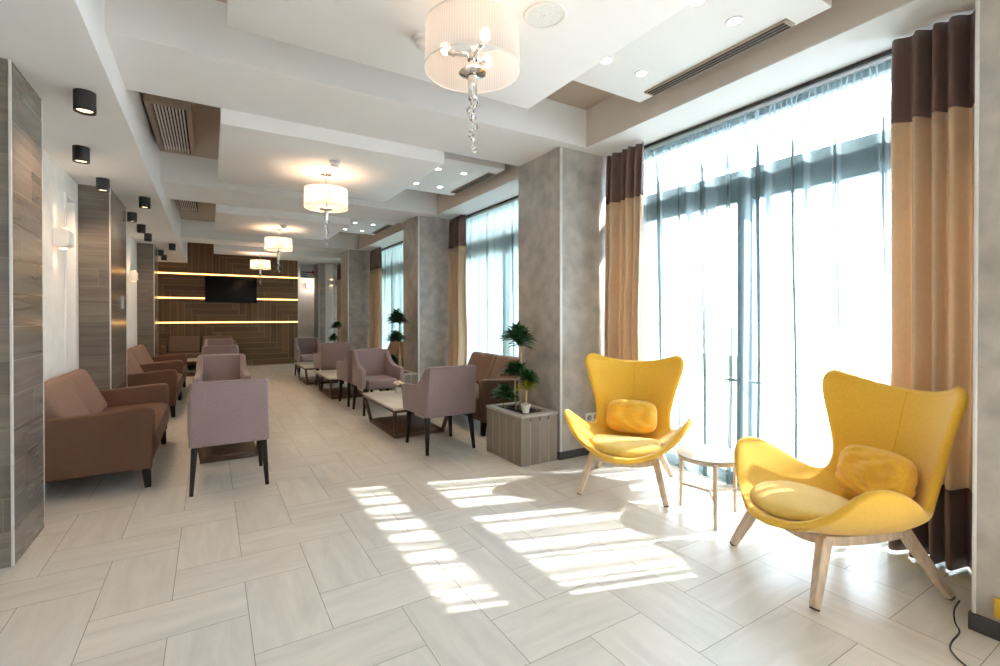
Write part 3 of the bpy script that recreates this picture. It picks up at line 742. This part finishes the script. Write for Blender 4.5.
def make_table():
    """low table, long along y; frame narrows towards the floor"""
    r = thing('coffee_table', '', 'coffee table')
    b = B(); b.box(-.345, .345, -.60, .60, .322, .345, .003); b.build('table_top', 'tabletop', r)
    b = B(); b.box(-.33, .33, -.585, .585, .292, .322, .003); b.build('top_frame', 'tableframe', r)
    for sx in (-1, 1):
        for sy in (-1, 1):
            l = B(); l.bar((sx*.315, sy*.555, .295), (sx*.270, sy*.46, .02), .034, bev=.002); l.build('leg', 'tableframe', r)
    b = B()
    for s in (-1, 1): b.box(s*.27-.018, s*.27+.018, -.475, .475, 0, .032, .002); b.box(-.27, .27, s*.46-.018, s*.46+.018, 0, .032, .002)
    b.build('base_rail', 'tableframe', r)
    b = B(); b.box(-.255, .255, -.445, .445, .012, .045, .002); b.build('base_board', 'tableboard', r)
    return r
tb = make_table(); TAB = [(1.955, 5.36, 0, 'cream-topped coffee table with flowers between two mauve armchairs'), (1.90, 8.20, 0, 'second cream-topped coffee table on the window side'),
    (1.84, 10.05, 0, 'farthest cream-topped coffee table, before the last armchair on the right'), (.145, 5.42, 0, 'low coffee table hidden behind the nearest left armchair'), (-.05, 12.55, PI/2, 'coffee table in front of the back wall sofa')]
for k, (x, y, rz, lab) in enumerate(TAB):
    if k == 0: tb.location = (x, y, 0); tb['label'] = lab; tb['group'] = 'low coffee tables'
    else:
        d_ = dup(tb, (x, y, 0), rz, lab)
        if k == 3: d_.scale.x = .8

# flowers on the near table
r = thing('flower_vase', 'small vase of cream flowers on the coffee table', 'flowers', (1.99, 5.70, .345))
b = B(); b.lathe([(.001, 0), (.032, 0), (.042, .03), (.036, .07), (.03, .075), (.001, .07)], 20); b.build('vase', 'vase', r)
fr = random.Random(4)
for k in range(9):
    a = k*2.4; q = .055*math.sqrt((k+.3)/9); c = Vector((q*math.cos(a)*1.2, q*math.sin(a)*1.2, .105+.035*(1-k/9)))
    b = B(); b.ball(c, .022, 2, (1, 1, .8))
    for p in range(6):
        t = p*PI/3+k; b.ball((c.x+.016*math.cos(t), c.y+.016*math.sin(t), c.z+.004), .014, 1, (1, 1, .7))
    b.build('flower', 'flower', r)

# ------------------------------------------------------------------ planters and plants
def make_planter(w=.40, l=.60, h=.44):
    r = thing('planter_box', '', 'planter')
    b = B(); b.box(-w/2+.004, w/2-.004, -l/2+.004, l/2-.004, 0, h-.06, mi=1)
    def side(o, u, W, n):
        for k in range(n):
            b.quad(o, u, (0, 0, 1), W*k/n+.0045, W*(k+1)/n-.0045, .0, h-.02, 0, RND.random(), 'v', (RND.random()*30, RND.random()*30))
    side((-w/2, -l/2, 0), (1, 0, 0), w, 4); side((w/2, l/2, 0), (-1, 0, 0), w, 4); side((-w/2, l/2, 0), (0, -1, 0), l, 5); side((w/2, -l/2, 0), (0, 1, 0), l, 5)
    b.build('planter_body', ['planter', 'planterrim'], r)
    b = B()
    for s in (-1, 1): b.box(s*(w/2-.03)-.034, s*(w/2-.03)+.034, -l/2-.004, l/2+.004, h-.025, h, .003); b.box(-w/2, w/2, s*(l/2-.03)-.034, s*(l/2-.03)+.034, h-.025, h, .003)
    b.build('planter_rim', 'planterrim', r)
    b = B(); b.grid(lambda u, v: Vector((-w/2+.03+u*(w-.06), -l/2+.03+v*(l-.06), h-.022+.006*math.sin(31*u+17*v)+.005*math.sin(57*v-11*u))), 24, 32); b.build('soil', 'soil', r)
    return r
pb = make_planter(); pb.location = (2.482, 3.70, 0); pb['label'] = 'grey slatted wood planter box in front of the nearest pillar'; pb['group'] = 'slatted planter boxes'
dup(pb, (2.482, 7.12, 0), label='slatted planter box by the second pillar, behind armchairs'); dup(pb, (2.482, 11.5, 0), label='slatted planter box by the third pillar, hidden behind chairs')

def leaf(b, p, d, up, L, w, mi, tint, droop):
    """one lance-shaped leaf from p along d, folded along its midrib and curving over"""
    side = d.cross(up)
    if side.length < .05: side = d.cross(Vector((1, 0, 0)))
    side.normalize(); nrm = side.cross(d).normalized()
    prof = ((0, .25), (.25, .85), (.55, 1.), (.8, .65), (1, .04)); rows = []
    for t, k in prof:
        c = p+d*(L*t)+Vector((0, 0, -droop*L*t*t))
        rows.append([b.bm.verts.new(c-side*w*k*.5+nrm*w*.18*k), b.bm.verts.new(c), b.bm.verts.new(c+side*w*k*.5+nrm*w*.18*k)])
    for a, c in zip(rows, rows[1:]):
        for i in (0, 1):
            f = b.bm.faces.new([a[i], a[i+1], c[i+1], c[i]]); f.material_index = mi; f.smooth = True; f[b.ti] = tint
def tuft(b, c, R, H, n, rnd, mi=0, L=.13, w=.036):
    """crown made of several rosettes of leaves"""
    heads = []
    for k in range(n):
        a = rnd.random()*2*PI; q = math.sqrt(rnd.random())*.72
        heads.append(Vector((c[0]+R*q*math.cos(a), c[1]+R*q*math.sin(a), c[2]+H*(rnd.random()-.5)*.8*(1.1-q))))
    for h in heads:
        out = (h-Vector(c)); m_ = 24
        for k in range(m_):
            a = k*2.399; el = .15+1.25*(k/m_)
            d = Vector((math.cos(a)*math.cos(el), math.sin(a)*math.cos(el), math.sin(el)*.8))+out*2.0
            d.normalize()
            leaf(b, h, d, Vector((0, 0, 1)), L*(.7+.5*rnd.random()), w*(.8+.4*rnd.random()), mi, rnd.random(), .28)
def plant(name, label, loc, tiers, stems, seed, group):
    r = thing(name, label, 'plant', loc, group=group); rnd = random.Random(seed)
    for (p0, p1, rad) in stems:
        p0, p1 = Vector(p0), Vector(p1); mid = (p0+p1)/2+Vector((rnd.uniform(-.02, .02), rnd.uniform(-.02, .02), 0))
        b = B(); b.tube([p0, (p0+mid)/2, mid, (mid+p1)/2, p1], [rad*1.15, rad, rad*.95, rad*.9, rad*.8], 8); b.build('stem', 'stem', r)
    for (c, R, H, n, m_, L) in tiers:
        b = B(); tuft(b, c, R, H, n, rnd, 0, L); b.build('foliage', m_, r, sharp=0)
    return r
G = 'dracaena plants along the pillars'
Z0 = .40
plant('potted_dracaena', 'tall two-tier green dracaena growing in the nearest planter box', (2.48, 3.70, Z0), [((-.055, -.03, .68), .080, .20, 12, 'leaf', .155), ((-.05, .02, .36), .06, .12, 9, 'leaf', .14), ((-.10, .10, .15), .06, .14, 9, 'leaf', .13)],
      [((0, 0, 0), (-.02, -.04, .62), .011), ((-.03, .03, 0), (-.05, .02, .30), .009), ((-.10, .12, 0), (-.12, .12, .08), .009)], 3, G)
plant('potted_dracaena', 'three-tier dracaena by the second pillar, above the armchair back', (2.49, 7.07, Z0), [((-.03, 0, .86), .07, .20, 12, 'leaf', .165), ((-.05, 0, .54), .07, .13, 10, 'leaf', .16), ((-.09, .1, .20), .07, .16, 9, 'leaf', .12)],
      [((0, 0, 0), (0, 0, .82), .013), ((.05, .05, 0), (-.02, 0, .52), .010), ((-.09, .1, 0), (-.1, .1, .1), .009)], 7, G)
plant('potted_dracaena', 'small dark round dracaena by the third pillar, far away', (2.56, 11.43, Z0), [((-.06, 0, .66), .07, .22, 12, 'leaf', .12), ((-.12, 0, .38), .07, .12, 10, 'leaf', .12)], [((0, 0, 0), (0, 0, .62), .012), ((-.08, 0, 0), (-.1, 0, .34), .01)], 9, G)
r = thing('potted_plant', 'yellow-green plant in a small white pot on the planter corner', 'plant', (2.40, 3.50, .44))
b = B(); b.lathe([(.001, 0), (.030, 0), (.036, .055), (.044, .058), (.044, .074), (.036, .074), (.034, .06), (.001, .06)], 28); b.build('pot', 'pot', r)
b = B(); b.lathe([(.001, .056), (.035, .056), (.03, .066), (.001, .068)], 20); b.build('soil', 'soil', r)
for (x, y) in ((0, 0), (.008, .006)):
    b = B(); b.tube([(x, y, .06), (x*1.5, y*1.5, .13), (x*3, y*2, .21)], .006, 8); b.build('stem', 'stem', r)
rnd = random.Random(5); b = B()
tuft(b, (0, 0, .22), .06, .05, 4, rnd, 0, .105, .022); b.build('foliage', 'leafy', r, sharp=0)
b = B(); tuft(b, (.01, .02, .30), .09, .10, 8, rnd, 0, .11, .022); o = b.build('foliage', 'leaf', r, sharp=0)

# ------------------------------------------------------------------ yellow lounge chairs
def cr(p, t):
    """Catmull-Rom through rows of numbers"""
    n = len(p)-1; s = min(t*n, n-1e-6); i = int(s); f = s-i
    a, b_, c, d = p[max(i-1, 0)], p[i], p[i+1], p[min(i+2, n)]
    return [.5*((2*q1)+(-q0+q2)*f+(2*q0-5*q1+4*q2-q3)*f*f+(-q0+3*q1-3*q2+q3)*f**3) for q0, q1, q2, q3 in zip(a, b_, c, d)]
ROWS = [  # centre y, centre z, edge x, edge y, edge z, exponent : front lip -> seat -> waist -> back -> top
    (.395, .318, .260, .325, .345, 2.2), (.368, .316, .345, .295, .430, 2.4), (.288, .305, .408, .225, .550, 2.6), (.15, .290, .430, .105, .565, 2.9),
    (-.02, .283, .400, -.03, .50, 2.9), (-.155, .288, .340, -.135, .43, 2.6), (-.255, .325, .285, -.215, .415, 2.3), (-.312, .41, .268, -.255, .475, 2.1),
    (-.345, .53, .276, -.275, .56, 2.), (-.380, .67, .306, -.275, .69, 2.), (-.410, .80, .345, -.275, .83, 2.), (-.430, .870, .364, -.285, .910, 2.1), (-.438, .897, .358, -.30, .948, 2.3), (-.440, .905, .330, -.315, .960, 2.4)]
def shell_pt(u, v):
    yc, zc, xe, ye, ze, p = cr(ROWS, v); k = abs(u)**p
    return Vector((xe*u, yc+(ye-yc)*k, zc+(ze-zc)*k))
def seat_z(x, y):
    best = None
    for k in range(0, 33):
        yc, zc, xe, ye, ze, p = cr(ROWS, .04+k/32*.42); d = abs(yc-y)
        if best is None or d < best[0]: best = (d, zc+(ze-zc)*min(1, abs(x)/xe)**p)
    return best[1]
def shell_mesh(b, nu=27, nv=49, th=.042):
    """padded shell: inner face, outer face and a rounded rim all round"""
    F = [[shell_pt(-1+2*i/(nu-1), j/(nv-1)) for i in range(nu)] for j in range(nv)]
    def D(i, j):
        du = F[j][min(i+1, nu-1)]-F[j][max(i-1, 0)]; dv = F[min(j+1, nv-1)][i]-F[max(j-1, 0)][i]
        return du.normalized(), dv.normalized()
    N = [[None]*nu for _ in range(nv)]
    for j in range(nv):
        for i in range(nu):
            du, dv = D(i, j); n = du.cross(dv); N[j][i] = n.normalized() if n.length > 1e-5 else Vector((0, 0, 1))
    if N[nv//4][nu//2].z < 0: N = [[-q for q in row] for row in N]
    for _ in range(6):      # even the normals out so the padding keeps its thickness round the curls
        N = [[sum((N[min(max(j+dj, 0), nv-1)][min(max(i+di, 0), nu-1)] for dj in (-1, 0, 1) for di in (-1, 0, 1)), Vector()).normalized() for i in range(nu)] for j in range(nv)]
    V = b.bm.verts.new
    A = [[V(F[j][i]) for i in range(nu)] for j in range(nv)]; K = [[V(F[j][i]-N[j][i]*th) for i in range(nu)] for j in range(nv)]
    def face(*v):
        f = b.bm.faces.new(v); f.smooth = True
    for j in range(nv-1):
        for i in range(nu-1):
            face(A[j][i], A[j][i+1], A[j+1][i+1], A[j+1][i]); face(K[j+1][i], K[j+1][i+1], K[j][i+1], K[j][i])
    loop = [(i, 0) for i in range(nu-1)]+[(nu-1, j) for j in range(nv-1)]+[(i, nv-1) for i in range(nu-1, 0, -1)]+[(0, j) for j in range(nv-1, 0, -1)]
    rings = []; L = len(loop); cen = [F[j][i] for i, j in loop]
    for q, (i, j) in enumerate(loop):
        n = N[j][i]; tg = (cen[(q+1) % L]-cen[q-1]).normalized(); o = tg.cross(n); inner = F[min(max(j, 2), nv-3)][min(max(i, 2), nu-3)]
        if o.dot(F[j][i]-inner) < 0: o = -o
        o.normalize()
        mid = F[j][i]-n*th/2
        rings.append([A[j][i]]+[V(mid+(n*math.cos(t)+o*math.sin(t))*th/2) for t in (PI*.25, PI*.5, PI*.75)]+[K[j][i]])
    for q in range(L):
        a, c = rings[q], rings[(q+1) % L]
        for k in range(4): face(a[k], a[k+1], c[k+1], c[k])
    bmesh.ops.recalc_face_normals(b.bm, faces=b.bm.faces)
def make_lounge():
    r = thing('lounge_chair', '', 'lounge chair')
    b = B(); shell_mesh(b); b.build('seat_shell', 'yellow', r, sharp=0, mods=[('SUBSURF', dict(levels=1, render_levels=1))])
    b = B(); pts = [shell_pt(0, .50+k*.5/24)+Vector((0, .0005, 0)) for k in range(25)]; b.tube(pts, .0022, 6); o = b.build('back_seam', 'seam', r)
    # seat pad
    b = B(); n, mr = 40, 12; cx, cy, rx, ry = 0, .095, .265, .275
    def pad(u, v):
        a = u*2*PI; rr = v
        x = cx+rx*rr*math.copysign(abs(math.cos(a))**.85, math.cos(a)); y = cy+ry*rr*math.copysign(abs(math.sin(a))**.85, math.sin(a))
        return x, y
    def top(u, v):
        x, y = pad(u, v); z = seat_z(x, y)
        return Vector((x, y, z+.006+.088*(1-v**3.2)**.6*(1-.12*v)))
    def bot(u, v):
        x, y = pad(u, v); return Vector((x, y, seat_z(x, y)+.006))
    b.grid(lambda u, v: top(u, v), n+1, mr); b.grid(lambda u, v: bot(1-u, v), n+1, mr)
    bmesh.ops.remove_doubles(b.bm, verts=b.bm.verts, dist=.0008); b.build('seat_pad', 'yellowpad', r, sharp=0)
    # wooden base: two side frames and cross rails
    for s in (-1, 1):
        for y0, y1, x0, x1 in ((.225, .335, .225, .30), (-.215, -.345, .19, .297)):
            l = B(); a, c = Vector((s*x0, y0, .275)), Vector((s*x1, y1, .008))
            l.bar(a, c, .052, .036, .05, .034, bev=.006); lg = l.build('leg', 'oak', r)
            t = B(); d = (c-a).normalized(); t.bar(c, c+d*.008, .030, .028, bev=.001); t.build('foot_cap', 'oakdark', lg)
    b = B()
    def rail(p, q, sag, w=.034, h=.042, n_=8):
        p, q = Vector(p), Vector(q); pts = []
        for k in range(n_+1):
            t = k/n_; pts.append(p.lerp(q, t)+Vector((0, 0, -sag*4*t*(1-t))))
        for k in range(n_): b.bar(pts[k], pts[k+1]+(pts[k+1]-pts[k])*.04, w, w, h, h, up=(0, 0, 1))
    for s in (-1, 1): rail((s*.225, .235, .272), (s*.19, -.225, .272), .016)
    rail((-.225, .225, .272), (.225, .225, .272), .040); rail((-.19, -.215, .272), (.19, -.215, .272), .030)
    b.build('base_rail', 'oak', r)
    return r
lc = make_lounge()
FAR = (2.74, 2.61, math.atan2(-.59, -.806)-PI/2); NEAR = (2.575, 1.205, math.atan2(.459, -.889)-PI/2)
NEAR = (2.712, 1.20, NEAR[2]+math.radians(2.5))
lc.location = (NEAR[0], NEAR[1], 0); lc.rotation_euler.z = NEAR[2]; lc['label'] = 'nearest yellow wing lounge chair with wooden legs, beside the right pillar'; lc['group'] = 'yellow lounge chairs by the window'
dup(lc, (FAR[0], FAR[1], 0), FAR[2], 'farther yellow wing lounge chair, beside the pillar and round side table')
def make_pillow():
    b = B(); w, h, t = .20, .132, .075
    rp = random.Random(2)
    def fn(sgn):
        def f(u, v):
            a, c = u*2-1, v*2-1
            e = (1-abs(a)**4)**.5*(1-abs(c)**4)**.5 if abs(a) < 1 and abs(c) < 1 else 0
            x = w*a*(1-.15*c**4); z = h*c*(1-.20*a**4)
            wr = .007*math.sin(9*a+14*c*c+2)*e + .006*math.sin(26*c+6*a)*e*max(0, .6-abs(a-.1))+.005*math.sin(17*a*c+3)*e
            return Vector((x, sgn*(t*e+wr), z+.01*e*math.sin(4*a)))
        return f
    b.grid(fn(1), 41, 27); f2 = fn(-1); b.grid(lambda u, v: f2(1-u, v), 41, 27)
    bmesh.ops.remove_doubles(b.bm, verts=b.bm.verts, dist=.0006)
    o = b.build('pillow', 'yellowpil', None, sharp=0)
    # piped edge
    return o
def put_pillow(o, ch, dz=0, roll=0., dx=0.):
    x, y, rz = ch; mt = Matrix.Translation((x, y, 0)) @ Matrix.Rotation(rz, 4, 'Z') @ Matrix.Translation((dx, -.215, .505+dz)) @ Matrix.Rotation(roll, 4, 'Y') @ Matrix.Rotation(math.radians(16), 4, 'X')
    o.matrix_world = mt
pl = make_pillow(); put_pillow(pl, NEAR, -.012, .06, -.035); tag(pl, 'crumpled yellow lumbar pillow on the nearest lounge chair', 'pillow', 'yellow lumbar pillows')
p2 = pl.copy(); C.objects.link(p2); put_pillow(p2, FAR, -.015); tag(p2, 'yellow lumbar pillow on the farther lounge chair', 'pillow')

# round side table on three legs
r = thing('side_table', 'small round side table on three pale wooden legs between the yellow chairs', 'side table', (2.79, 1.94, 0))
b = B(); b.lathe([(.001, .395), (.206, .395), (.21, .398), (.21, .403), (.206, .405), (.001, .405)], 64); b.build('table_top', 'smoketop', r)
b = B(); b.lathe([(.185, .372), (.198, .372), (.198, .394), (.185, .394), (.185, .372)], 64, cap=False); b.build('top_ring', 'oak', r)
for k, (x, y) in enumerate(((-.03, .195), (-.155, -.145), (.185, -.055))):
    l = B(); l.bar((x, y, .39), (x*1.03, y*1.03, 0), .024, .018, .024, .018, bev=.004); l.build('leg', 'oak', r)
    t = B(); t.bar((x*1.01, y*1.01, .155), (0, 0, .155), .016, .016, .014, .014, up=(0, 0, 1), bev=.003); t.build('stretcher', 'oak', r)

# small things at the right pillar
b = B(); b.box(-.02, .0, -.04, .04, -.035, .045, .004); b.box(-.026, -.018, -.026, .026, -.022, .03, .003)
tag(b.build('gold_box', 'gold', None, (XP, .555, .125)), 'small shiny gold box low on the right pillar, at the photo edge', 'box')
b = B(); pts = [(2.70, .70, .10), (2.69, .715, .055), (2.665, .705, .015), (2.62, .68, .006), (2.52, .675, .006), (2.46, .665, .006), (2.42, .64, .006), (2.385, .60, .006), (2.37, .55, .006), (2.36, .48, .006)]
def smooth(pts, n=6):
    out = []
    for k in range((len(pts)-1)*n+1): out.append(cr([list(p) for p in pts], k/((len(pts)-1)*n)))
    return out
b.tube(smooth(pts), .003, 8); tag(b.build('power_cord', 'cord', None), 'thin black power cord on the floor at the right pillar base', 'cord')

# ------------------------------------------------------------------ light, world, camera
SC.view_settings.view_transform = 'Standard'; SC.view_settings.look = 'None'; SC.view_settings.gamma = 1.; SC.view_settings.use_curve_mapping = False
SC.view_settings.exposure = 1.62
w = bpy.data.worlds.new('sky'); SC.world = w; w.use_nodes = True
bg = w.node_tree.nodes['Background']; bg.inputs[0].default_value = (.84, .94, 1.07, 1); bg.inputs[1].default_value = 5.6
el, az = math.radians(44.6), math.radians(-18)
sun = lamp('sun', 'SUN', (8, -2, 8), 11., (1, .975, .95), angle=math.radians(.6))
d = Vector((math.cos(el)*math.cos(az), math.cos(el)*math.sin(az), math.sin(el)))
sun.rotation_euler = d.to_track_quat('Z', 'Y').to_euler()
cam = bpy.data.cameras.new('camera'); co = bpy.data.objects.new('camera', cam); C.objects.link(co)
co.location = (0, 0, 1.3); co.rotation_euler = (math.radians(90-.371), 0, math.radians(-31.334))
cam.sensor_width = 36; cam.lens = 36*475.85/1000; cam.shift_y = -13.7/1000; cam.clip_start = .05
SC.camera = co
cy = SC.cycles
cy.use_denoising = True; cy.max_bounces = 10; cy.diffuse_bounces = 5; cy.glossy_bounces = 3; cy.transmission_bounces = 6; cy.transparent_max_bounces = 24
cy.sample_clamp_indirect = 4
cy.caustics_reflective = False; cy.caustics_refractive = False
